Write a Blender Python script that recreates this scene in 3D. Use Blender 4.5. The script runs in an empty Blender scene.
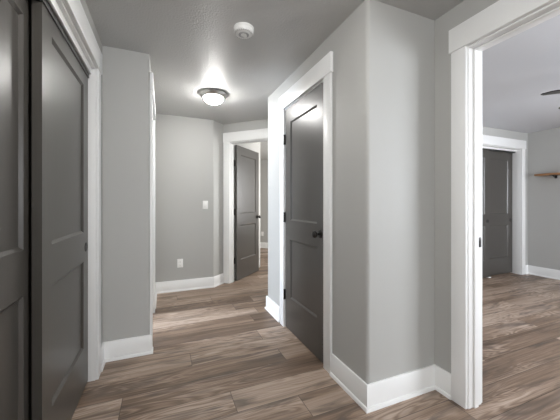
import bpy, bmesh, math, random
from mathutils import Vector, Matrix
from math import pi, sin, cos, radians as R
random.seed(4)
SC = bpy.context.scene
COL = SC.collection

# ------------------------------------------------------------------ camera
CAMH = 1.22
cam = bpy.data.cameras.new('camera'); camo = bpy.data.objects.new('camera', cam); COL.objects.link(camo)
cam.sensor_width = 36.0; cam.lens = 284 / 560 * 36.0
cam.shift_y = -6.5 / 560
cam.clip_start = 0.02
camo.location = (0, 0, CAMH)
camo.rotation_euler = (R(90), 0, R(-22.4))
SC.camera = camo

# ------------------------------------------------------------------ world, exposure, lights
SC.view_settings.view_transform = 'Standard'; SC.view_settings.look = 'None'
SC.view_settings.gamma = 1.0; SC.view_settings.use_curve_mapping = False
SC.view_settings.exposure = 0.80
w = bpy.data.worlds.new('sky'); SC.world = w; w.use_nodes = True
bg = w.node_tree.nodes['Background']
bg.inputs['Color'].default_value = (0.72, 0.84, 1.0, 1); bg.inputs['Strength'].default_value = 2.0

def area(name, loc, rot, sx, sy, power, color):
    l = bpy.data.lights.new(name, 'AREA'); l.shape = 'RECTANGLE'; l.size = sx; l.size_y = sy
    l.energy = power; l.color = color
    o = bpy.data.objects.new(name, l); o.location = loc; o.rotation_euler = rot; COL.objects.link(o)
    return o
# daylight and added fill just outside each window (the windows are behind the camera or out of its sight)
area('fill_great_room', (0.0, -6.2, 1.4), (R(90), 0, 0), 2.8, 1.7, 70, (1.0, 0.985, 0.95))  # broad fill added behind the camera for the walls facing it
area('fill_great_room_left', (-4.25, -0.75, 1.4), (R(90), 0, R(-90)), 1.9, 1.5, 30, (1.0, 0.985, 0.95))  # side fill added to brighten the middle wall
area('daylight_bedroom', (3.9, -1.55, 1.5), (R(90), 0, 0), 2.2, 1.3, 100, (0.92, 0.95, 1.0))
area('fill_bedroom_right', (6.1, -0.2, 1.5), (R(90), 0, R(90)), 1.3, 1.2, 40, (0.94, 0.96, 1.0))  # fill added for the bright bedroom floor and its sheen
area('daylight_side_room', (-2.95, 3.35, 1.5), (R(90), 0, R(-90)), 1.0, 1.2, 150, (0.78, 0.87, 1.0))


area('daylight_far_room', (0.865+(2.1+1.95)*math.sqrt(.5), 4.385+(1.95-2.1)*math.sqrt(.5), 1.5), (R(90), 0, R(135)-R(90)), 1.4, 1.2, 75, (1.0, 0.98, 0.95))
# ------------------------------------------------------------------ materials
def mat(name):
    m = bpy.data.materials.new(name); m.use_nodes = True
    nt = m.node_tree; b = nt.nodes['Principled BSDF']
    return m, nt, b
def N(nt, t, **kw):
    n = nt.nodes.new(t)
    for k, v in kw.items():
        if k in n.inputs.keys(): n.inputs[k].default_value = v
        else: setattr(n, k, v)
    return n
def L(nt, a, b): nt.links.new(a, b)

def paint(name, col, rough, bump=0.0, scale=200, spec=0.5, detail=2):
    m, nt, b = mat(name)
    b.inputs['Base Color'].default_value = (*col, 1); b.inputs['Roughness'].default_value = rough
    b.inputs['Specular IOR Level'].default_value = spec
    if bump:
        dist = 0.0036 if name == 'grey_ceiling_paint' else 0.002
        tc = N(nt, 'ShaderNodeTexCoord'); no = N(nt, 'ShaderNodeTexNoise', Scale=scale, Detail=detail)
        bp = N(nt, 'ShaderNodeBump', Strength=bump, Distance=dist)
        L(nt, tc.outputs['Object'], no.inputs['Vector']); L(nt, no.outputs['Fac'], bp.inputs['Height'])
        L(nt, bp.outputs['Normal'], b.inputs['Normal'])
    return m
M = {}
M['wall'] = paint('grey_wall_paint', (0.45, 0.448, 0.43), 0.55, 0.25, 140, spec=0.45)
M['ceil'] = paint('grey_ceiling_paint', (0.52, 0.52, 0.51), 0.45, 1.0, 75, spec=0.6, detail=4)
M['ceil_white'] = paint('pale_ceiling_paint', (0.62, 0.63, 0.66), 0.6, 0.4, 110)
M['trim'] = paint('white_trim_paint', (0.83, 0.83, 0.82), 0.38)
M['plastic'] = paint('white_plastic', (0.85, 0.85, 0.83), 0.35)
M['bronze'] = paint('dark_bronze', (0.035, 0.032, 0.03), 0.3); M['bronze'].node_tree.nodes['Principled BSDF'].inputs['Metallic'].default_value = 0.7
M['black'] = paint('black_metal', (0.02, 0.02, 0.02), 0.35)
M['nickel'] = paint('brushed_nickel', (0.50, 0.49, 0.47), 0.3); M['nickel'].node_tree.nodes['Principled BSDF'].inputs['Metallic'].default_value = 1
M['grille'] = paint('grey_vent_slots', (0.30, 0.30, 0.30), 0.6)
M['slot'] = paint('dark_slot', (0.08, 0.08, 0.08), 0.6)

def door_mat():
    m, nt, b = mat('charcoal_door_paint')
    b.inputs['Roughness'].default_value = 0.34; b.inputs['Specular IOR Level'].default_value = 0.6
    tc = N(nt, 'ShaderNodeTexCoord'); mp = N(nt, 'ShaderNodeMapping'); mp.inputs['Scale'].default_value = (120, 120, 3)
    no = N(nt, 'ShaderNodeTexNoise', Scale=1.0, Detail=3)
    cr = N(nt, 'ShaderNodeValToRGB')
    cr.color_ramp.elements[0].color = (0.058, 0.053, 0.047, 1); cr.color_ramp.elements[1].color = (0.076, 0.070, 0.062, 1)
    bp = N(nt, 'ShaderNodeBump', Strength=0.12, Distance=0.001)
    L(nt, tc.outputs['Object'], mp.inputs['Vector']); L(nt, mp.outputs['Vector'], no.inputs['Vector'])
    L(nt, no.outputs['Fac'], cr.inputs['Fac']); L(nt, cr.outputs['Color'], b.inputs['Base Color'])
    L(nt, no.outputs['Fac'], bp.inputs['Height']); L(nt, bp.outputs['Normal'], b.inputs['Normal'])
    return m
M['door'] = door_mat()

def wood_mat():
    m, nt, b = mat('oak_shelf_wood')
    b.inputs['Roughness'].default_value = 0.5
    tc = N(nt, 'ShaderNodeTexCoord'); mp = N(nt, 'ShaderNodeMapping'); mp.inputs['Scale'].default_value = (30, 2, 30)
    no = N(nt, 'ShaderNodeTexNoise', Scale=1.0, Detail=4, Distortion=0.6)
    cr = N(nt, 'ShaderNodeValToRGB')
    cr.color_ramp.elements[0].color = (0.30, 0.14, 0.06, 1); cr.color_ramp.elements[1].color = (0.58, 0.32, 0.16, 1)
    L(nt, tc.outputs['Object'], mp.inputs['Vector']); L(nt, mp.outputs['Vector'], no.inputs['Vector'])
    L(nt, no.outputs['Fac'], cr.inputs['Fac']); L(nt, cr.outputs['Color'], b.inputs['Base Color'])
    return m
M['shelf'] = wood_mat()

def floor_mat():
    m, nt, b = mat('limed_oak_planks')
    W_, LEN, Y0 = 0.198, 1.52, 1.43
    def math_(op, a, c=None, d=None):
        n = nt.nodes.new('ShaderNodeMath'); n.operation = op
        for i, v in enumerate((a, c, d)):
            if v is None: continue
            if isinstance(v, (int, float)): n.inputs[i].default_value = v
            else: L(nt, v, n.inputs[i])
        return n.outputs[0]
    tc = N(nt, 'ShaderNodeTexCoord'); sp = N(nt, 'ShaderNodeSeparateXYZ')
    L(nt, tc.outputs['Object'], sp.inputs[0])
    X, Y = sp.outputs[0], sp.outputs[1]
    v = math_('DIVIDE', math_('SUBTRACT', Y, Y0), W_)
    row = math_('FLOOR', v); fv = math_('SUBTRACT', v, row)
    wn = N(nt, 'ShaderNodeTexWhiteNoise', noise_dimensions='1D'); L(nt, row, wn.inputs['W'])
    off = math_('MULTIPLY', wn.outputs['Value'], LEN)
    for k, x0 in enumerate((0.795, 0.403, -0.233, 0.89, 0.203)):   # the joints the photo shows
        isk = math_('COMPARE', row, float(k), 0.1)
        off = math_('ADD', math_('MULTIPLY', off, math_('SUBTRACT', 1.0, isk)), math_('MULTIPLY', isk, x0))
    u = math_('DIVIDE', math_('SUBTRACT', X, off), LEN)
    cell = math_('FLOOR', u); fu = math_('SUBTRACT', u, cell)
    wid = N(nt, 'ShaderNodeTexWhiteNoise', noise_dimensions='2D')
    cb = N(nt, 'ShaderNodeCombineXYZ'); L(nt, row, cb.inputs[0]); L(nt, cell, cb.inputs[1]); L(nt, cb.outputs[0], wid.inputs['Vector'])
    rnd = wid.outputs['Value']
    # grain coordinates, shifted per plank
    g = N(nt, 'ShaderNodeCombineXYZ')
    L(nt, math_('ADD', X, math_('MULTIPLY', rnd, 37.0)), g.inputs[0])
    L(nt, math_('ADD', Y, math_('MULTIPLY', rnd, 11.0)), g.inputs[1]); L(nt, math_('MULTIPLY', rnd, 5.0), g.inputs[2])
    def noise(sc, scale, detail, dist=0.0, rough=0.5):
        mp = N(nt, 'ShaderNodeMapping'); mp.inputs['Scale'].default_value = sc
        L(nt, g.outputs[0], mp.inputs['Vector'])
        n = N(nt, 'ShaderNodeTexNoise', Scale=scale, Detail=detail, Distortion=dist, Roughness=rough)
        L(nt, mp.outputs['Vector'], n.inputs['Vector']); return n.outputs['Fac']
    fine = noise((1.6, 85, 1), 1.0, 5, 0.25, 0.66)
    streak = noise((0.4, 24, 1), 1.0, 3, 0.5, 0.6)
    broad = noise((0.7, 8.0, 1), 1.0, 3, 0.9)
    blot = noise((1.5, 9.0, 1), 1.3, 4, 1.0)
    # cathedral rings
    mpw = N(nt, 'ShaderNodeMapping'); mpw.inputs['Scale'].default_value = (0.55, 5.0, 1)
    L(nt, g.outputs[0], mpw.inputs['Vector'])
    nw = N(nt, 'ShaderNodeTexNoise', Scale=1.6, Detail=2.0, Distortion=0.6); L(nt, mpw.outputs['Vector'], nw.inputs['Vector'])
    rings = math_('SINE', math_('MULTIPLY', nw.outputs['Fac'], 110.0))
    rings = math_('MULTIPLY', math_('ADD', rings, 1.0), 0.5)
    rmn = noise((0.9, 3.0, 1), 1.0, 1)
    rm = N(nt, 'ShaderNodeMapRange'); rm.inputs['From Min'].default_value = 0.42; rm.inputs['From Max'].default_value = 0.60
    L(nt, rmn, rm.inputs['Value'])
    cr = N(nt, 'ShaderNodeValToRGB'); e = cr.color_ramp.elements
    e[0].position = 0.30; e[0].color = (0.085, 0.054, 0.036, 1)
    e[1].position = 0.72; e[1].color = (0.48, 0.375, 0.30, 1)
    x = cr.color_ramp.elements.new(0.5); x.color = (0.245, 0.170, 0.120, 1)
    t = math_('ADD', math_('MULTIPLY', fine, 0.42), math_('ADD', math_('MULTIPLY', broad, 0.42), math_('MULTIPLY', streak, 0.30)))
    t = math_('ADD', t, math_('MULTIPLY', math_('MULTIPLY', rings, rm.outputs[0]), 0.17))
    t = math_('ADD', t, math_('MULTIPLY', math_('SUBTRACT', rnd, 0.5), 0.20))
    t = math_('ADD', t, -0.08)
    L(nt, t, cr.inputs['Fac'])
    # dark smoky blotches / knots
    bl = N(nt, 'ShaderNodeMapRange'); bl.inputs['From Min'].default_value = 0.52; bl.inputs['From Max'].default_value = 0.70
    L(nt, blot, bl.inputs['Value'])
    mx = N(nt, 'ShaderNodeMix', data_type='RGBA'); mx.inputs[7].default_value = (0.085, 0.066, 0.055, 1)
    L(nt, math_('MULTIPLY', bl.outputs[0], 0.75), mx.inputs[0]); L(nt, cr.outputs['Color'], mx.inputs[6])
    # seams
    d1 = math_('MULTIPLY', math_('MINIMUM', fv, math_('SUBTRACT', 1.0, fv)), W_)
    d2 = math_('MULTIPLY', math_('MINIMUM', fu, math_('SUBTRACT', 1.0, fu)), LEN)
    dd = math_('MINIMUM', d1, d2)
    sm = N(nt, 'ShaderNodeMapRange'); sm.inputs['From Min'].default_value = 0.0006; sm.inputs['From Max'].default_value = 0.0028
    sm.inputs['To Min'].default_value = 1.0; sm.inputs['To Max'].default_value = 0.0
    L(nt, dd, sm.inputs['Value'])
    m2 = N(nt, 'ShaderNodeMix', data_type='RGBA'); m2.inputs[7].default_value = (0.045, 0.033, 0.026, 1)
    L(nt, math_('MULTIPLY', sm.outputs[0], 0.85), m2.inputs[0]); L(nt, mx.outputs[2], m2.inputs[6])
    L(nt, m2.outputs[2], b.inputs['Base Color'])
    ro = N(nt, 'ShaderNodeMapRange'); ro.inputs['To Min'].default_value = 0.36; ro.inputs['To Max'].default_value = 0.56
    L(nt, fine, ro.inputs['Value']); L(nt, ro.outputs[0], b.inputs['Roughness'])
    b.inputs['Specular IOR Level'].default_value = 0.45
    bp = N(nt, 'ShaderNodeBump', Strength=0.35, Distance=0.0015)
    h = math_('SUBTRACT', math_('MULTIPLY', fine, 0.6), sm.outputs[0])
    L(nt, h, bp.inputs['Height']); L(nt, bp.outputs['Normal'], b.inputs['Normal'])
    return m
M['floor'] = floor_mat()

def dome_mat():
    m, nt, b = mat('lit_opal_glass')
    b.inputs['Base Color'].default_value = (0.9, 0.9, 0.88, 1); b.inputs['Roughness'].default_value = 0.3
    b.inputs['Emission Color'].default_value = (1.0, 0.985, 0.96, 1); b.inputs['Emission Strength'].default_value = 72.0
    return m
M['dome'] = dome_mat()

def glass_mat():
    m, nt, b = mat('window_glass')
    out = nt.nodes['Material Output']
    tr = N(nt, 'ShaderNodeBsdfTransparent'); gl = N(nt, 'ShaderNodeBsdfGlossy'); gl.inputs['Roughness'].default_value = 0.02
    mx = N(nt, 'ShaderNodeMixShader'); mx.inputs[0].default_value = 0.06
    L(nt, tr.outputs[0], mx.inputs[1]); L(nt, gl.outputs[0], mx.inputs[2]); L(nt, mx.outputs[0], out.inputs['Surface'])
    nt.nodes.remove(b)
    return m
M['glass'] = glass_mat()

# ------------------------------------------------------------------ helpers
def box(bm, x0, x1, y0, y1, z0, z1, bevel=0.0, mtx=None):
    b2 = bmesh.new()
    bmesh.ops.create_cube(b2, size=1.0)
    bmesh.ops.scale(b2, vec=(x1-x0, y1-y0, z1-z0), verts=b2.verts)
    bmesh.ops.translate(b2, vec=((x0+x1)/2, (y0+y1)/2, (z0+z1)/2), verts=b2.verts)
    if bevel: bmesh.ops.bevel(b2, geom=b2.edges[:], offset=bevel, segments=2, affect='EDGES', profile=0.5)
    merge(bm, b2, mtx)
def merge(bm, b2, mtx=None):
    if mtx is not None: bmesh.ops.transform(b2, matrix=mtx, verts=b2.verts)
    me = bpy.data.meshes.new('tmp'); b2.to_mesh(me); b2.free(); bm.from_mesh(me); bpy.data.meshes.remove(me)
def roundpoly(pts):
    """pts: (x, y) or (x, y, r); convex corners with r become arcs"""
    out = []
    n = len(pts)
    for i, p in enumerate(pts):
        r = p[2] if len(p) > 2 else 0
        P = Vector(p[:2])
        if not r: out.append(P); continue
        A = (Vector(pts[i-1][:2]) - P).normalized(); B = (Vector(pts[(i+1) % n][:2]) - P).normalized()
        ang = A.angle(B); t = r / math.tan(ang/2)
        C = P + (A+B).normalized() * (r / sin(ang/2))
        s = P + A*t - C; e = P + B*t - C
        a0 = math.atan2(s.y, s.x); a1 = math.atan2(e.y, e.x); d = (a1-a0+pi) % (2*pi) - pi
        for k in range(9):
            a = a0 + d*k/8; out.append(C + Vector((cos(a), sin(a)))*r)
    return out
def prism(bm, pts, z0, z1, smooth=True):
    P = roundpoly(pts)
    b2 = bmesh.new()
    lo = [b2.verts.new((p.x, p.y, z0)) for p in P]; hi = [b2.verts.new((p.x, p.y, z1)) for p in P]
    n = len(P)
    b2.faces.new(lo); b2.faces.new(hi)
    for i in range(n): b2.faces.new((lo[i], lo[(i+1) % n], hi[(i+1) % n], hi[i]))
    bmesh.ops.recalc_face_normals(b2, faces=b2.faces)
    merge(bm, b2)
def tube(bm, p0, p1, r, seg=16, r2=None):
    p0 = Vector(p0); p1 = Vector(p1); d = p1-p0
    b2 = bmesh.new(); bmesh.ops.create_cone(b2, cap_ends=True, segments=seg, radius1=r, radius2=r if r2 is None else r2, depth=d.length)
    mt = Matrix.Translation((p0+p1)/2) @ d.to_track_quat('Z', 'Y').to_matrix().to_4x4()
    merge(bm, b2, mt)
def lathe(bm, prof, mtx=None, seg=48):
    """prof: list of (radius, height) turned about Z"""
    b2 = bmesh.new(); rings = []
    for r, z in prof:
        if r < 1e-6: rings.append([b2.verts.new((0, 0, z))])
        else: rings.append([b2.verts.new((r*cos(2*pi*k/seg), r*sin(2*pi*k/seg), z)) for k in range(seg)])
    for a, c in zip(rings, rings[1:]):
        for k in range(seg):
            k2 = (k+1) % seg
            if len(a) == 1 and len(c) == 1: continue
            if len(a) == 1: b2.faces.new((a[0], c[k], c[k2]))
            elif len(c) == 1: b2.faces.new((a[k], a[k2], c[0]))
            else: b2.faces.new((a[k], a[k2], c[k2], c[k]))
    bmesh.ops.recalc_face_normals(b2, faces=b2.faces)
    merge(bm, b2, mtx)
def sweep(bm, path, prof):
    """profile (distance out to the left of travel, z) swept along a plan polyline with mitred corners"""
    P = [Vector(p) for p in path]; n = len(P); secs = []
    for i, p in enumerate(P):
        d0 = (P[i]-P[i-1]).normalized() if i else (P[1]-P[0]).normalized()
        d1 = (P[i+1]-P[i]).normalized() if i < n-1 else d0
        n0 = Vector((-d0.y, d0.x)); n1 = Vector((-d1.y, d1.x)); m = (n0+n1).normalized(); k = 1/max(0.3, m.dot(n0))
        secs.append([bm.verts.new((p.x+m.x*k*o, p.y+m.y*k*o, z)) for o, z in prof])
    q = len(prof)
    for a, c in zip(secs, secs[1:]):
        for j in range(q): bm.faces.new((a[j], a[(j+1) % q], c[(j+1) % q], c[j]))
    bm.faces.new(secs[0]); bm.faces.new(list(reversed(secs[-1])))
    bmesh.ops.recalc_face_normals(bm, faces=bm.faces)
def obj(name, bm, m, parent=None, smooth=35, loc=None):
    me = bpy.data.meshes.new(name); bm.to_mesh(me); bm.free()
    if not isinstance(m, (list, tuple)): m = [m]
    for k in m: me.materials.append(k)
    o = bpy.data.objects.new(name, me); COL.objects.link(o)
    if parent: o.parent = parent
    if loc is not None: o.location = loc
    if smooth:
        for p in me.polygons: p.use_smooth = True
        b = bmesh.new(); b.from_mesh(me)
        for e in b.edges:
            e.smooth = (len(e.link_faces) == 2 and e.calc_face_angle(0) < R(smooth))
        b.to_mesh(me); b.free()
    return o
def empty(name, loc=(0, 0, 0), rz=0.0):
    o = bpy.data.objects.new(name, None); COL.objects.link(o); o.location = loc; o.rotation_euler = (0, 0, rz); o.empty_display_size = 0.1
    return o
def tag(o, label, cat=None, kind=None, group=None):
    o['label'] = label
    if cat: o['category'] = cat
    if kind: o['kind'] = kind
    if group: o['group'] = group
    return o
def struct(o, label, cat): return tag(o, label, cat, 'structure')
NB = bmesh.new

# ------------------------------------------------------------------ dimensions
H = 2.44
HB, HT = 2.155, 2.300         # header board bottom and top
HEAD = 2.145                  # underside of head jambs
XL, XC, XR = -0.432, 1.12, 1.675
S2 = 1/math.sqrt(2)
K = Vector((0.865, 4.385)); U = Vector((S2, -S2)); NN = Vector((S2, S2))
def sn(s, n): p = K + U*s + NN*n; return (p.x, p.y)

# ------------------------------------------------------------------ floor and ceilings
bm = NB(); box(bm, -4.2, 6.3, -6.2, 9.6, -0.1, 0.0)
struct(obj('floor', bm, M['floor']), 'brown-grey limed oak plank floor running through the hall and the bedroom', 'floor')
bm = NB(); prism(bm, [(-4.2, -6.2), (1.735, -6.2), (1.735, 3.02), (6.2, 3.02), (6.2, 9.6), (-4.2, 9.6)], H, H+0.1)
struct(obj('ceiling', bm, M['ceil']), 'grey lightly textured hallway ceiling carrying the dome light', 'ceiling')
bm = NB(); box(bm, 1.735, 6.2, -2.4, 3.02, H, H+0.1)
struct(obj('ceiling_bedroom', bm, M['ceil_white']), 'pale bluish bedroom ceiling seen through the right doorway', 'ceiling')

# ------------------------------------------------------------------ walls
Rn = 0.025
bm = NB()   # closet side of the hall
prism(bm, [(XL, 0.55), (XL, 0.754), (XL-0.115, 0.754), (XL-0.115, 0.55)], 0, H)
prism(bm, [(XL, 0.754), (XL, 2.315), (XL-0.115, 2.315), (XL-0.115, 0.754)], 2.165, H)
prism(bm, [(XL, 2.315), (XL, 2.55), (XL-0.115, 2.55), (XL-0.115, 2.315)], 0, H)
struct(obj('wall_left', bm, M['wall']), 'grey wall around the sliding closet doors at the left', 'wall')
bm = NB()   # wing that projects past the closet
prism(bm, [(-1.2, 2.55), (-0.10, 2.55, Rn), (-0.10, 2.64), (-0.22, 2.64), (-0.22, 2.67), (-1.2, 2.67)], 0, H)
prism(bm, [(-0.10, 2.64), (-0.10, 3.47), (-0.22, 3.47), (-0.22, 2.64)], 2.165, H)
prism(bm, [(-0.10, 3.47), (-0.10, 4.205), (-0.22, 4.205), (-0.22, 3.47)], 0, H)
struct(obj('wall_left_wing', bm, M['wall']), 'narrow grey wall face beyond the closet with a doorway round its corner', 'wall')
bm = NB(); box(bm, -1.25, -1.13, 0.5, 2.55, 0, H); box(bm, -4.0, XL-0.115, 0.55, 0.65, 0, H)
struct(obj('wall_closet_back', bm, M['wall']), 'grey back wall inside the hall closet behind its sliding doors', 'wall')
bm = NB()
prism(bm, [(-3.0, 4.205), (0.683, 4.205, 0.03), (0.865, 4.385), (0.865-0.16, 4.385+0.16), (0.62, 4.325), (-3.0, 4.325)], 0, H)
struct(obj('wall_far', bm, M['wall']), 'grey wall at the hall end with switch and outlet', 'wall')
bm = NB()   # angled wall with the far doorway
prism(bm, [sn(0, 0), sn(0.10, 0), sn(0.10, 0.12), sn(0, 0.12)], 0, H)
prism(bm, [sn(0.10, 0), sn(0.90, 0), sn(0.90, 0.12), sn(0.10, 0.12)], 2.165, H)
prism(bm, [sn(0.90, 0), sn(1.80, 0), sn(1.80, 0.12), sn(0.90, 0.12)], 0, H)
struct(obj('wall_angled', bm, M['wall']), 'grey angled wall holding the far doorway', 'wall')
bm = NB()   # projecting block in the middle
prism(bm, [(XC, 1.81), (XC, 1.358, Rn), (XR, 1.358), (XR, 1.485), (1.24, 1.485), (1.24, 1.81)], 0, H)
prism(bm, [(XC, 1.81), (1.24, 1.81), (1.24, 2.60), (XC, 2.60)], 2.165, H)
prism(bm, [(XC, 2.60), (1.24, 2.60), (1.24, 2.98), (2.15, 2.98), (2.15, 3.10), (XC, 3.10, Rn)], 0, H)
struct(obj('wall_center', bm, M['wall']), 'grey rounded-corner block of wall holding the closed charcoal door', 'wall')
bm = NB()
box(bm, XR, XR+0.115, -6.1, 0.28, 0, H); box(bm, XR, XR+0.115, 0.28, 1.15, 2.165, H); box(bm, XR, XR+0.115, 1.15, 2.98, 0, H)
struct(obj('wall_right', bm, M['wall']), 'grey wall at the right with the cased bedroom doorway', 'wall')
bm = NB()
box(bm, XR+0.115, 4.18, 2.93, 2.98, 0, H); box(bm, 2.15, 4.18, 2.98, 3.10, 0, H)
box(bm, 4.18, 5.69, 2.93, 3.10, 2.165, H); box(bm, 5.69, 5.87, 2.93, 3.10, 0, H)
struct(obj('wall_bedroom_far', bm, M['wall']), 'grey bedroom wall around its sliding closet doors', 'wall')
bm = NB(); box(bm, 3.9, 5.87, 3.75, 3.87, 0, H); box(bm, 3.9, 4.02, 3.10, 3.75, 0, H)
struct(obj('wall_bedroom_closet', bm, M['wall']), 'grey wall at the back of the bedroom closet', 'wall')

def window_wall(name, wname, axis, at, thick, a0, a1, w0, w1, z0, z1, label, wlabel):
    """wall perpendicular to axis with a window opening; the window itself has frame, mullion, sill and pane"""
    def bx(b, p0, p1, q0, q1, r0, r1):
        if axis == 'y': box(b, p0, p1, q0, q1, r0, r1)
        else: box(b, q0, q1, p0, p1, r0, r1)
    b = NB(); t0, t1 = min(at, at+thick), max(at, at+thick)
    bx(b, a0, w0, t0, t1, 0, H); bx(b, w1, a1, t0, t1, 0, H); bx(b, w0, w1, t0, t1, 0, z0); bx(b, w0, w1, t0, t1, z1, H)
    struct(obj(name, b, M['wall']), label, 'wall')
    root = struct(empty(wname, ((w0+w1)/2, (t0+t1)/2, z0) if axis == 'y' else ((t0+t1)/2, (w0+w1)/2, z0)), wlabel, 'window')
    inv = Matrix.Translation(-root.location)
    c = (t0+t1)/2
    b = NB(); f = 0.05
    bx(b, w0, w0+f, c-0.03, c+0.03, z0, z1); bx(b, w1-f, w1, c-0.03, c+0.03, z0, z1)
    bx(b, w0+f, w1-f, c-0.03, c+0.03, z0, z0+f); bx(b, w0+f, w1-f, c-0.03, c+0.03, z1-f, z1)
    bx(b, (w0+w1)/2-0.025, (w0+w1)/2+0.025, c-0.028, c+0.028, z0+f, z1-f)
    bmesh.ops.transform(b, matrix=inv, verts=b.verts); obj('window_frame', b, M['trim'], root)
    b = NB(); bx(b, w0+f, w1-f, c-0.003, c+0.003, z0+f, z1-f)
    bmesh.ops.transform(b, matrix=inv, verts=b.verts); obj('window_pane', b, M['glass'], root)
window_wall('wall_near', 'window_added_near', 'y', -5.95, -0.12, -4.0, XR, -1.5, 1.5, 0.5, 2.3,  # unseen window added for the broad fill from behind
            'grey wall at the near end of the open room behind the viewer', 'added white two-part window, unseen behind the viewer, letting fill light down the hall')
window_wall('wall_near_left', 'window_added_left', 'x', -4.0, -0.12, -6.07, 0.65, -1.75, 0.25, 0.6, 2.2,  # unseen window added for the side fill on the middle wall
            'grey left wall of the open room behind the viewer', 'added white two-part window, unseen on the left, letting fill light onto the middle wall')
window_wall('wall_bedroom_near', 'window_2', 'y', -1.2, -0.12, XR+0.115, 5.87, 2.8, 5.0, 0.9, 2.15,
            'grey bedroom wall with the window', 'white two-part window on the near side of the bedroom')
window_wall('wall_bedroom_right', 'window_added_bedroom', 'x', 5.87, 0.13, -1.32, 3.9, -0.85, 0.45, 0.9, 2.15,  # unseen window added to light the bedroom floor
            'grey bedroom wall carrying the wooden shelf', 'added white two-part window, unseen beyond the shelf, letting fill light onto the bedroom floor')
window_wall('wall_side_room_left', 'window_3', 'x', -2.72, -0.12, 2.67, 4.205, 2.85, 3.85, 0.9, 2.1,
            'grey outer wall of the side room left of the hall', 'white two-part window of the side room left of the hall')
bm = NB(); box(bm, -2.84, -1.2, 2.55, 2.67, 0, H)
struct(obj('wall_side_room_near', bm, M['wall']), 'grey near wall of the side room left of the hall', 'wall')

# room beyond the far doorway
bm = NB(); prism(bm, [sn(0.042, 0.12), sn(0.042, 1.18), sn(-0.10, 1.18), sn(-0.10, 0.12)], 0, H)
struct(obj('wall_behind_door', bm, M['wall']), 'short pale grey wall that the far open door stands against', 'wall')
bm = NB()
prism(bm, [sn(-1.5, 3.32), sn(1.9, 3.32), sn(1.9, 3.44), sn(-1.5, 3.44)], 0, H)
struct(obj('wall_far_room_back', bm, M['wall']), 'grey back wall of the room beyond the far doorway', 'wall')
bm = NB(); prism(bm, [sn(-1.5, 0.24), sn(-1.62, 0.24), sn(-1.62, 3.32), sn(-1.5, 3.32)], 0, H)
struct(obj('wall_far_room_left', bm, M['wall']), 'grey left wall of the room beyond the far doorway', 'wall')
bm = NB(); prism(bm, [sn(-0.1, 0.12), sn(-0.1, 0.24), sn(-1.5, 0.24), sn(-1.5, 0.12)], 0, H)
struct(obj('wall_far_room_near', bm, M['wall']), 'grey near wall of the room beyond the far doorway', 'wall')
# its right side holds a window
root = struct(empty('window_4', (*sn(1.78, 1.9), 0.8)), 'white window of the room beyond the far doorway', 'window')
bm = NB()
for n0, n1, z0, z1 in ((0.12, 1.2, 0, H), (2.7, 3.32, 0, H), (1.2, 2.7, 0, 0.8), (1.2, 2.7, 2.15, H)):
    prism(bm, [sn(1.78, n0), sn(1.78, n1), sn(1.90, n1), sn(1.90, n0)], z0, z1)
struct(obj('wall_far_room_right', bm, M['wall']), 'grey right wall of the room beyond the far doorway, with its window', 'wall')
inv = Matrix.Translation(-root.location)
bm = NB()
for n0, n1, z0, z1 in ((1.2, 1.25, 0.8, 2.15), (2.65, 2.7, 0.8, 2.15), (1.25, 2.65, 0.8, 0.85), (1.25, 2.65, 2.1, 2.15), (1.925, 1.975, 0.85, 2.1)):
    prism(bm, [sn(1.81, n0), sn(1.81, n1), sn(1.87, n1), sn(1.87, n0)], z0, z1)
bmesh.ops.transform(bm, matrix=inv, verts=bm.verts); obj('window_frame', bm, M['trim'], root)
bm = NB(); prism(bm, [sn(1.837, 1.25), sn(1.837, 2.65), sn(1.843, 2.65), sn(1.843, 1.25)], 0.85, 2.1)
bmesh.ops.transform(bm, matrix=inv, verts=bm.verts); obj('window_pane', bm, M['glass'], root)

# ------------------------------------------------------------------ baseboards
BP = [(0, 0), (0.026, 0), (0.026, 0.010), (0.022, 0.019), (0.014, 0.022), (0.014, 0.143), (0.010, 0.15), (0, 0.15)]
def base(name, path, label):
    b = NB(); sweep(b, path, BP)
    struct(obj(name, b, M['trim']), label, 'baseboard')
base('baseboard_center', [(XC, 1.732), (XC, 1.358), (XR, 1.358), (XR, 1.228)][::-1],
     'white baseboard with shoe moulding wrapping the rounded wall corner in the middle')
base('baseboard_block_far', [(XC, 3.10), (XC, 2.70)][::-1] + [(2.12, 3.10)], 'white baseboard past the far side of the closed charcoal door')
base('baseboard_left', [(XL, 2.392), (XL, 2.55), (-0.10, 2.55), (-0.10, 2.615)][::-1], 'white baseboard on the narrow wall beyond the closet')
base('baseboard_far', [(-0.10, 3.58), (-0.10, 4.205), (0.683, 4.205), (0.858, 4.38)][::-1], 'white baseboard along the hall end wall under the outlet')
base('baseboard_bedroom', [(5.77, 2.93), (5.87, 2.93), (5.87, -1.2)][::-1], 'white baseboard in the bedroom below the wooden shelf')
base('baseboard_far_room', [sn(1.78, 3.32), sn(-1.5, 3.32)], 'white baseboard on the back wall seen through the far doorway')
base('baseboard_behind_door', [sn(0.042, 0.14), sn(0.042, 1.18), sn(-0.10, 1.18)], 'white baseboard end showing past the far open door')
base('baseboard_near_left', [(-4.0, 0.55), (-4.0, -5.95), (XR, -5.95), (XR, 0.18)], 'white baseboard around the near end of the hall')

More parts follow.
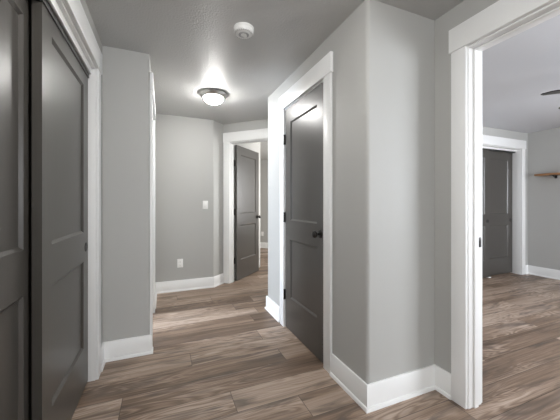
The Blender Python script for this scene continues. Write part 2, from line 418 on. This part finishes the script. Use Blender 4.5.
# ------------------------------------------------------------------ door casings
def casing(name, label, org, ux, nx, a0, a1, cw, depth, jt=0.02, stop=None, cb=True, front=True, back=True, head=HEAD, ext=0.012, cw2=None):
    """Cased opening. org + ux*a runs along the wall face, nx points out of the wall to the viewer; a0..a1 is the clear opening."""
    root = struct(empty(name, (org[0]+ux[0]*(a0+a1)/2, org[1]+ux[1]*(a0+a1)/2, 0), math.atan2(ux[1], ux[0])), label, 'door frame')
    # local frame: x along the wall, y outwards (handled by sign)
    sg = 1 if (Vector((-ux[1], ux[0])).dot(Vector(nx))) > 0 else -1
    c = (a0+a1)/2; h = (a1-a0)/2
    def bx(nm, p0, p1, q0, q1, z0, z1, bev=0.0025, m=M['trim']):
        b = NB(); q = sorted((sg*q0, sg*q1)); box(b, p0, p1, q[0], q[1], z0, z1, bev); return obj(nm, b, m, root)
    rv = 0.005; th = 0.019; cw2 = cw2 or cw
    for side, w_ in ((-1, cw), (1, cw2)):
        x0, x1 = sorted((side*(h+rv), side*(h+rv+w_)))
        if front: bx('side_casing', x0, x1, 0, th, 0, HB)
        if back: bx('side_casing', x0, x1, -depth-th, -depth, 0, HB)
        x0, x1 = sorted((side*h, side*(h+jt)))
        bx('side_jamb', x0, x1, -depth, 0.0, 0, HEAD, 0.001)
    bx('head_jamb', -h-jt, h+jt, -depth, 0.0, HEAD, HEAD+0.019, 0.001)
    if front: bx('header_board', -h-rv-cw-ext, h+rv+cw2+ext, 0, 0.025, HB, HT)
    if back: bx('header_board', -h-rv-cw-ext, h+rv+cw2+ext, -depth-0.025, -depth, HB, HT)
    if stop:
        s0, s1 = stop
        for side in (-1, 1):
            x0, x1 = sorted((side*h, side*(h-0.011))); bx('door_stop', x0, x1, -s1, -s0, 0, HEAD, 0.002)
        bx('door_stop', -h+0.011, h-0.011, -s1, -s0, HEAD-0.011, HEAD, 0.002)
    return root, bx

# middle closed door: wall face X = XC, viewer side -X
tm, _ = casing('trim_1', 'white casing and header around the closed charcoal door in the middle', (XC, 0), (0, 1), (-1, 0), 1.835, 2.58, 0.097, 0.12, stop=(0.042, 0.075))
# bedroom doorway
tr_, bxr = casing('trim_2', 'white casing and header of the bedroom doorway at the right edge', (XR, 0), (0, 1), (-1, 0), 0.30, 1.13, 0.093, 0.115, stop=(0.040, 0.075))
# side room doorway in the left wing
casing('trim_3', 'thin white casing edge of the side doorway just past the narrow wall', (-0.10, 0), (0, 1), (1, 0), 2.66, 3.45, 0.085, 0.12, stop=(0.05, 0.085), cw2=0.11, ext=0.008, back=False)
# far doorway on the angled wall
casing('trim_4', 'white casing and header around the far open charcoal door', (K.x, K.y), (U.x, U.y), (-NN.x, -NN.y), 0.12, 0.88, 0.108, 0.12, stop=(0.045, 0.08), back=False, ext=0.004)
# hall closet
tc_, bxc = casing('trim_5', 'white casing and header around the sliding closet doors at the left', (XL, 0), (0, 1), (1, 0), 0.774, 2.295, 0.090, 0.115, back=False)
bxc('track_fascia', -0.7605, 0.7605, -0.033, -0.020, 2.104, HEAD)
bxc('sliding_track', -0.7605, 0.7605, -0.100, -0.034, 2.076, 2.104, 0.001, M['black'])
# bedroom closet
tb_, bxb = casing('trim_6', 'white casing and header around the bedroom closet doors', (0, 2.93), (1, 0), (0, -1), 4.20, 5.67, 0.10, 0.17, back=False)
bxb('track_fascia', -0.735, 0.735, -0.075, -0.055, 2.115, HEAD)
bxb('sliding_track', -0.735, 0.735, -0.165, -0.077, 2.100, 2.118, 0.001, M['black'])

# strike plate on the far jamb of the bedroom doorway
bm = NB(); box(bm, -0.028, 0.0, -0.0012, 0.0, -0.03, 0.03, 0.0004)
box(bm, -0.021, -0.008, -0.0022, -0.0010, -0.013, 0.013)
sp_ = obj('strike_plate', bm, M['bronze']); sp_.parent = tr_; sp_['label'] = 'dark bronze strike plate'
sp_.matrix_parent_inverse = tr_.matrix_basis.inverted(); sp_.location = (XR+0.113, 1.1296, 0.985)

# ------------------------------------------------------------------ doors
def door(name, label, W, Hd, zb, stile=0.118, rails=(0.318, 0.876, 1.060, 2.0), T=0.035, loc=(0, 0), rz=0.0):
    """Two-panel door. Local x across the leaf from its hinge or left edge, local y thickness (0..T), z up; rails are world heights."""
    root = None
    p0, m0, m1, p1 = rails
    xs = [0, stile, W-stile, W]; zs = [zb, p0, m0, m1, p1, Hd]
    b = NB(); dp, sl = 0.011, 0.014
    def quad(*v): b.faces.new([b.verts.new(x) for x in v])
    for y, s in ((0, 1), (T, -1)):
        for i in range(3):
            for j in range(5):
                if i == 1 and j in (1, 3):
                    X0, X1, Z0, Z1 = xs[1], xs[2], zs[j], zs[j+1]; yi = y+s*dp
                    o = [(X0, Z0), (X1, Z0), (X1, Z1), (X0, Z1)]; n_ = [(X0+sl, Z0+sl), (X1-sl, Z0+sl), (X1-sl, Z1-sl), (X0+sl, Z1-sl)]
                    for k in range(4):
                        k2 = (k+1) % 4
                        quad((o[k][0], y, o[k][1]), (o[k2][0], y, o[k2][1]), (n_[k2][0], yi, n_[k2][1]), (n_[k][0], yi, n_[k][1]))
                        # inner return so the frame is solid around its panel
                        quad((n_[k][0], yi, n_[k][1]), (n_[k2][0], yi, n_[k2][1]), (n_[k2][0], T/2, n_[k2][1]), (n_[k][0], T/2, n_[k][1]))
                else:
                    quad((xs[i], y, zs[j]), (xs[i+1], y, zs[j]), (xs[i+1], y, zs[j+1]), (xs[i], y, zs[j+1]))
    for x in (0, W):
        for j in range(5): quad((x, 0, zs[j]), (x, T, zs[j]), (x, T, zs[j+1]), (x, 0, zs[j+1]))
    for z in (zb, Hd):
        for i in range(3): quad((xs[i], 0, z), (xs[i+1], 0, z), (xs[i+1], T, z), (xs[i], T, z))
    bmesh.ops.remove_doubles(b, verts=b.verts, dist=1e-5); bmesh.ops.recalc_face_normals(b, faces=b.faces)
    root = obj(name, b, M['door'], smooth=20)
    root.location = (loc[0], loc[1], 0); root.rotation_euler = (0, 0, rz)
    struct(root, label, 'door')
    for z0, z1 in ((p0, m0), (m1, p1)):
        b = NB(); box(b, stile+sl-0.0005, W-stile-sl+0.0005, dp+0.0003, T-dp-0.0003, z0+sl-0.0005, z1-sl+0.0005)
        obj('panel', b, M['door'], root)
    return root
def knob(parent, x, z, y, s):
    """rosette and round knob on face y of the leaf, pointing along s*y"""
    mt = Matrix.Translation((x, y, z)) @ Matrix.Rotation(-s*pi/2, 4, 'X')
    b = NB(); lathe(b, [(0, 0), (0.031, 0), (0.033, 0.003), (0.030, 0.008), (0.016, 0.011), (0.0, 0.011)], mt, 32)
    ro = obj('rosette', b, M['bronze'], parent)
    b = NB(); lathe(b, [(0, 0.008), (0.010, 0.010), (0.0095, 0.030), (0.013, 0.034), (0.022, 0.038), (0.028, 0.047), (0.0285, 0.056), (0.024, 0.065), (0.014, 0.070), (0, 0.071)], mt, 32)
    obj('knob', b, M['bronze'], ro)
def hinge(parent, x, y, z, dx, dy):
    """knuckle at x, y with its two leaves; (dx, dy) direction of the jamb leaf"""
    b = NB()
    for k in range(5): tube(b, (x, y, z-0.045+k*0.018), (x, y, z-0.045+k*0.018+0.0172), 0.0095, 12)
    tube(b, (x, y, z+0.045), (x, y, z+0.049), 0.0105, 12); tube(b, (x, y, z-0.049), (x, y, z-0.045), 0.0105, 12)
    q = sorted((x, x+dx)); p = sorted((y, y+dy))
    box(b, q[0]-0.0012, q[1]+0.0012, p[0]-0.0012, p[1]+0.0012, z-0.044, z+0.044)
    obj('hinge', b, M['bronze'], parent)
def pull(parent, x, z, y, s):
    mt = Matrix.Translation((x, y, z)) @ Matrix.Rotation(-s*pi/2, 4, 'X')
    b = NB(); lathe(b, [(0, 0.0006), (0.023, 0.0006), (0.026, 0.0030), (0.029, 0.0030), (0.031, 0.0), (0, 0)], mt, 32)
    obj('finger_pull', b, M['black'], parent)

# closed door in the middle, hinged at its far edge, opening into the hall.
# local x runs along -Y from the far edge; local y 0 is the hall face, T goes into the closet
d3 = door('door_3', 'closed charcoal two-panel door in the middle wall with dark round knob', 0.739, 2.138, 0.010,
          loc=(XC-0.0005, 2.577), rz=-pi/2)
# with rz=-90: local +x -> -Y, local +y -> +X
knob(d3, 0.739-0.062, 0.985, 0, -1); knob(d3, 0.739-0.062, 0.985, 0.035, 1)
for z in (1.850, 1.085, 0.325): hinge(d3, -0.0015, -0.010, z, 0, 0.018)

# far open door: plane along NN from the hinge corner
hx, hy = sn(0.126, 0.127)
d4 = door('door_4', 'far charcoal two-panel door standing open beyond the hall end', 0.75, 2.135, 0.012, loc=(hx, hy), rz=R(45))
# local +x -> NN, local +y -> (-S2, S2) = -U ; keep the leaf just inside the clear opening
d4.location = (*sn(0.163, 0.127), 0)
knob(d4, 0.75-0.062, 0.985, 0, -1); knob(d4, 0.75-0.062, 0.985, 0.035, 1)
for z in (1.850, 1.085, 0.325): hinge(d4, -0.006, 0.035, z, -0.022, 0)

# hall closet sliding doors: faces look along +X. local x -> +Y (rz=90), local +y -> -X
CR = (0.283, 0.845, 1.032, 1.988)
d1 = door('door_1', 'nearer charcoal sliding closet door cut by the left photo edge', 0.80, 2.074, 0.015, stile=0.115, rails=CR, loc=(XL-0.107, 0.78), rz=pi/2)
d1.location = (XL-0.091, 0.776, 0)
pull(d1, 0.045, 0.955, 0, -1)
d2 = door('door_2', 'charcoal sliding closet door with round finger pull beside the white jamb', 0.795, 2.074, 0.015, stile=0.115, rails=CR, loc=(XL-0.041, 1.495), rz=pi/2)
pull(d2, 0.79-0.05, 0.932, 0, -1)
# bedroom closet: faces look along -Y; local x -> +X
d5 = door('door_5', 'front left charcoal sliding door of the bedroom closet with its finger pull showing', 0.765, 2.10, 0.015, rails=(0.29, 0.85, 1.04, 1.97), loc=(4.205, 3.008))
pull(d5, 0.765-0.05, 0.93, 0, -1)
d6 = door('door_6', 'right charcoal sliding door of the bedroom closet next to the white jamb', 0.765, 2.10, 0.015, rails=(0.29, 0.85, 1.04, 1.97), loc=(4.900, 3.052))
pull(d6, 0.765-0.05, 0.93, 0, -1)
bm = NB(); box(bm, 4.93, 4.99, 2.995, 3.09, 0.0, 0.012, 0.002)
g_ = obj('floor_guide', bm, M['plastic']); tag(g_, 'small white floor guide under the bedroom closet doors', 'door guide')

# ------------------------------------------------------------------ ceiling dome light
def dome_light(loc, label):
    root = tag(empty('ceiling_light', loc), label, 'ceiling light')
    b = NB(); lathe(b, [(0, 0), (0.142, 0), (0.150, -0.004), (0.153, -0.012), (0.149, -0.021), (0.134, -0.036), (0.118, -0.046), (0.109, -0.048), (0.107, -0.042), (0, -0.040)], None, 64)
    obj('rim', b, M['nickel'], root)
    b = NB()
    pr = [(0.107*cos(a), -0.042-0.072*sin(a)) for a in [k*pi/2/14 for k in range(14)]] + [(0, -0.114)]
    lathe(b, pr, None, 64); obj('glass_dome', b, M['dome'], root)
    b = NB(); lathe(b, [(0, -0.112), (0.010, -0.115), (0.011, -0.121), (0.006, -0.125), (0.007, -0.129), (0, -0.133)], None, 24)
    obj('finial', b, M['nickel'], root)
dome_light((0.52, 3.20, H), 'lit white dome light with brushed nickel rim on the hall ceiling')
dome_light((0.20, 0.90, H), 'added fill dome light above the viewer, unseen, brightening the middle wall')  # extra dome added out of view as fill for the near walls

# ------------------------------------------------------------------ smoke detector
root = tag(empty('smoke_detector', (0.52, 1.925, H)), 'round white smoke detector on the hall ceiling', 'smoke detector')
b = NB(); lathe(b, [(0, 0), (0.070, 0), (0.071, -0.004), (0.070, -0.012), (0, -0.012)], None, 48); obj('mounting_plate', b, M['plastic'], root)
b = NB(); lathe(b, [(0, -0.012), (0.066, -0.012), (0.067, -0.024), (0.062, -0.036), (0.060, -0.040), (0.052, -0.042), (0.050, -0.038), (0.046, -0.038), (0.044, -0.043), (0.034, -0.046), (0, -0.047)], None, 48); cv = obj('cover', b, M['plastic'], root)
b = NB()
for k in range(28):
    a = 2*pi*k/28; m_ = Matrix.Rotation(a, 4, 'Z'); box(b, 0.0645, 0.0675, -0.002, 0.002, -0.034, -0.016, 0, m_)
obj('vent_rib', b, M['plastic'], cv)
b = NB()
for k in range(24):
    m_ = Matrix.Rotation(2*pi*k/24, 4, 'Z'); box(b, 0.052, 0.062, -0.0022, 0.0022, -0.0412, -0.038, 0, m_); box(b, 0.022, 0.036, -0.0015, 0.0015, -0.0478, -0.045, 0, m_)
obj('vent_slot', b, M['grille'], cv)
b = NB(); lathe(b, [(0, -0.046), (0.014, -0.046), (0.013, -0.050), (0, -0.051)], Matrix.Translation((0.012, 0.008, 0)), 24); obj('test_button', b, M['plastic'], cv)

# ------------------------------------------------------------------ switch and outlets
def plate_root(name, label, cat, loc, rz, kind):
    root = tag(empty(name, loc, rz), label, cat)      # local -y looks out of the wall
    b = NB(); box(b, -0.0375, 0.0375, -0.006, 0, -0.060, 0.060, 0.0025); obj('cover_plate', b, M['plastic'], root)
    if kind == 'switch':
        b = NB(); box(b, -0.0165, 0.0165, -0.0085, -0.0055, -0.033, 0.033, 0.001); r_ = obj('rocker', b, M['plastic'], root)
        r_.rotation_euler = (R(2), 0, 0)
    else:
        for z in (0.0215, -0.0215):
            b = NB(); lathe(b, [(0, 0.005), (0.0165, 0.005), (0.0165, 0.0075), (0.015, 0.008), (0, 0.008)], Matrix.Translation((0, 0, z)) @ Matrix.Rotation(pi/2, 4, 'X'), 24)
            q = obj('receptacle', b, M['plastic'], root)
            b = NB(); box(b, -0.0075, -0.0055, -0.0084, -0.0078, z-0.002, z+0.007); box(b, 0.0055, 0.0075, -0.0084, -0.0078, z-0.002, z+0.007)
            tube(b, (0, -0.0084, z-0.008), (0, -0.0078, z-0.008), 0.0024, 10)
            obj('socket_slot', b, M['slot'], q)
    for z in ((0.0,) if kind != 'switch' else (0.048, -0.048)):
        b = NB(); tube(b, (0, -0.0072, z), (0, -0.0055, z), 0.003, 10); obj('screw', b, M['plastic'], root)
    return root
plate_root('light_switch', 'white rocker light switch on the hall end wall', 'light switch', (0.566, 4.205, 1.20), 0, 'switch')
plate_root('power_outlet', 'white power outlet low on the hall end wall above the baseboard', 'outlet', (0.222, 4.205, 0.385), 0, 'outlet')
p = (2.565, 7.38); a_ = Vector(p)-K; so = a_.dot(U)
plate_root('power_outlet', 'small white outlet on the back wall seen past the far open door', 'outlet', (*sn(so-0.05, 3.32), 0.385), R(-45), 'outlet')

# ------------------------------------------------------------------ bedroom shelf
root = tag(empty('wall_shelf', (5.87, 1.84, 1.675)), 'thin wooden shelf on black brackets on the bedroom wall', 'shelf')
b = NB(); box(b, -0.20, 0, -0.9, 0.9, 0, 0.028, 0.003); obj('shelf_board', b, M['shelf'], root)
for y in (-0.7, 0.70):
    b = NB(); box(b, -0.17, 0, y-0.016, y+0.016, -0.006, 0, 0.001); box(b, -0.006, 0, y-0.016, y+0.016, -0.05, -0.006, 0.001)
    tube(b, (-0.10, y, -0.006), (-0.004, y, -0.045), 0.006, 10); obj('bracket', b, M['black'], root)

# ------------------------------------------------------------------ bedroom ceiling fan (its blade tips enter the frame)
FX, FY, FZ = 3.36, 1.0, 2.15
root = tag(empty('ceiling_fan', (FX, FY, H)), 'dark ceiling fan in the bedroom, only its blade tips showing at the right edge', 'ceiling fan')
b = NB(); lathe(b, [(0, 0), (0.07, 0), (0.068, -0.03), (0.03, -0.055), (0, -0.055)], None, 32); obj('canopy', b, M['bronze'], root)
b = NB(); tube(b, (0, 0, -0.05), (0, 0, -0.20), 0.011, 12); obj('downrod', b, M['bronze'], root)
b = NB(); lathe(b, [(0, -0.19), (0.05, -0.195), (0.095, -0.22), (0.10, -0.27), (0.085, -0.305), (0.04, -0.325), (0, -0.33)], None, 40); obj('motor_housing', b, M['bronze'], root)
b = NB(); lathe(b, [(0, -0.325), (0.075, -0.328), (0.078, -0.338), (0.072, -0.344), (0, -0.344)], None, 32); obj('light_fitter', b, M['bronze'], root)
b = NB(); lathe(b, [(0, -0.344), (0.054, -0.344), (0.053, -0.362), (0.043, -0.380), (0.024, -0.391), (0, -0.394)], None, 32); obj('glass_bowl', b, M['dome'], root)
t1 = math.atan2(1.37-FY, 2.94-FX)
for k in range(5):
    a = t1 - k*2*pi/5
    b = NB(); n_ = 12; top = []; r0, r1 = 0.10, 0.56
    outl = []
    for i in range(n_+1):
        t = i/n_; r = r0 + (r1-r0)*t; wd = 0.045 + 0.022*sin(t*pi*0.75)
        if t > 0.88: wd *= math.sqrt(max(0.02, 1-((t-0.88)/0.12)**2))
        outl.append((r, wd))
    for z in (0.0, 0.007):
        top.append([[b.verts.new((r, s*wd, z - s*wd*0.10 - 0.015*((r-r0)/(r1-r0))**2)) for s in (-1, 1)] for r, wd in outl])
    lo, hi = top
    for i in range(n_):
        b.faces.new((lo[i][0], lo[i+1][0], lo[i+1][1], lo[i][1])); b.faces.new((hi[i][0], hi[i][1], hi[i+1][1], hi[i+1][0]))
        for s in (0, 1): b.faces.new((lo[i][s], hi[i][s], hi[i+1][s], lo[i+1][s]))
    b.faces.new((lo[0][0], lo[0][1], hi[0][1], hi[0][0])); b.faces.new((lo[-1][0], hi[-1][0], hi[-1][1], lo[-1][1]))
    bmesh.ops.recalc_face_normals(b, faces=b.faces)
    bmesh.ops.transform(b, matrix=Matrix.Translation((0, 0, FZ-H)) @ Matrix.Rotation(a, 4, 'Z'), verts=b.verts)
    obj('blade', b, M['bronze'], root)
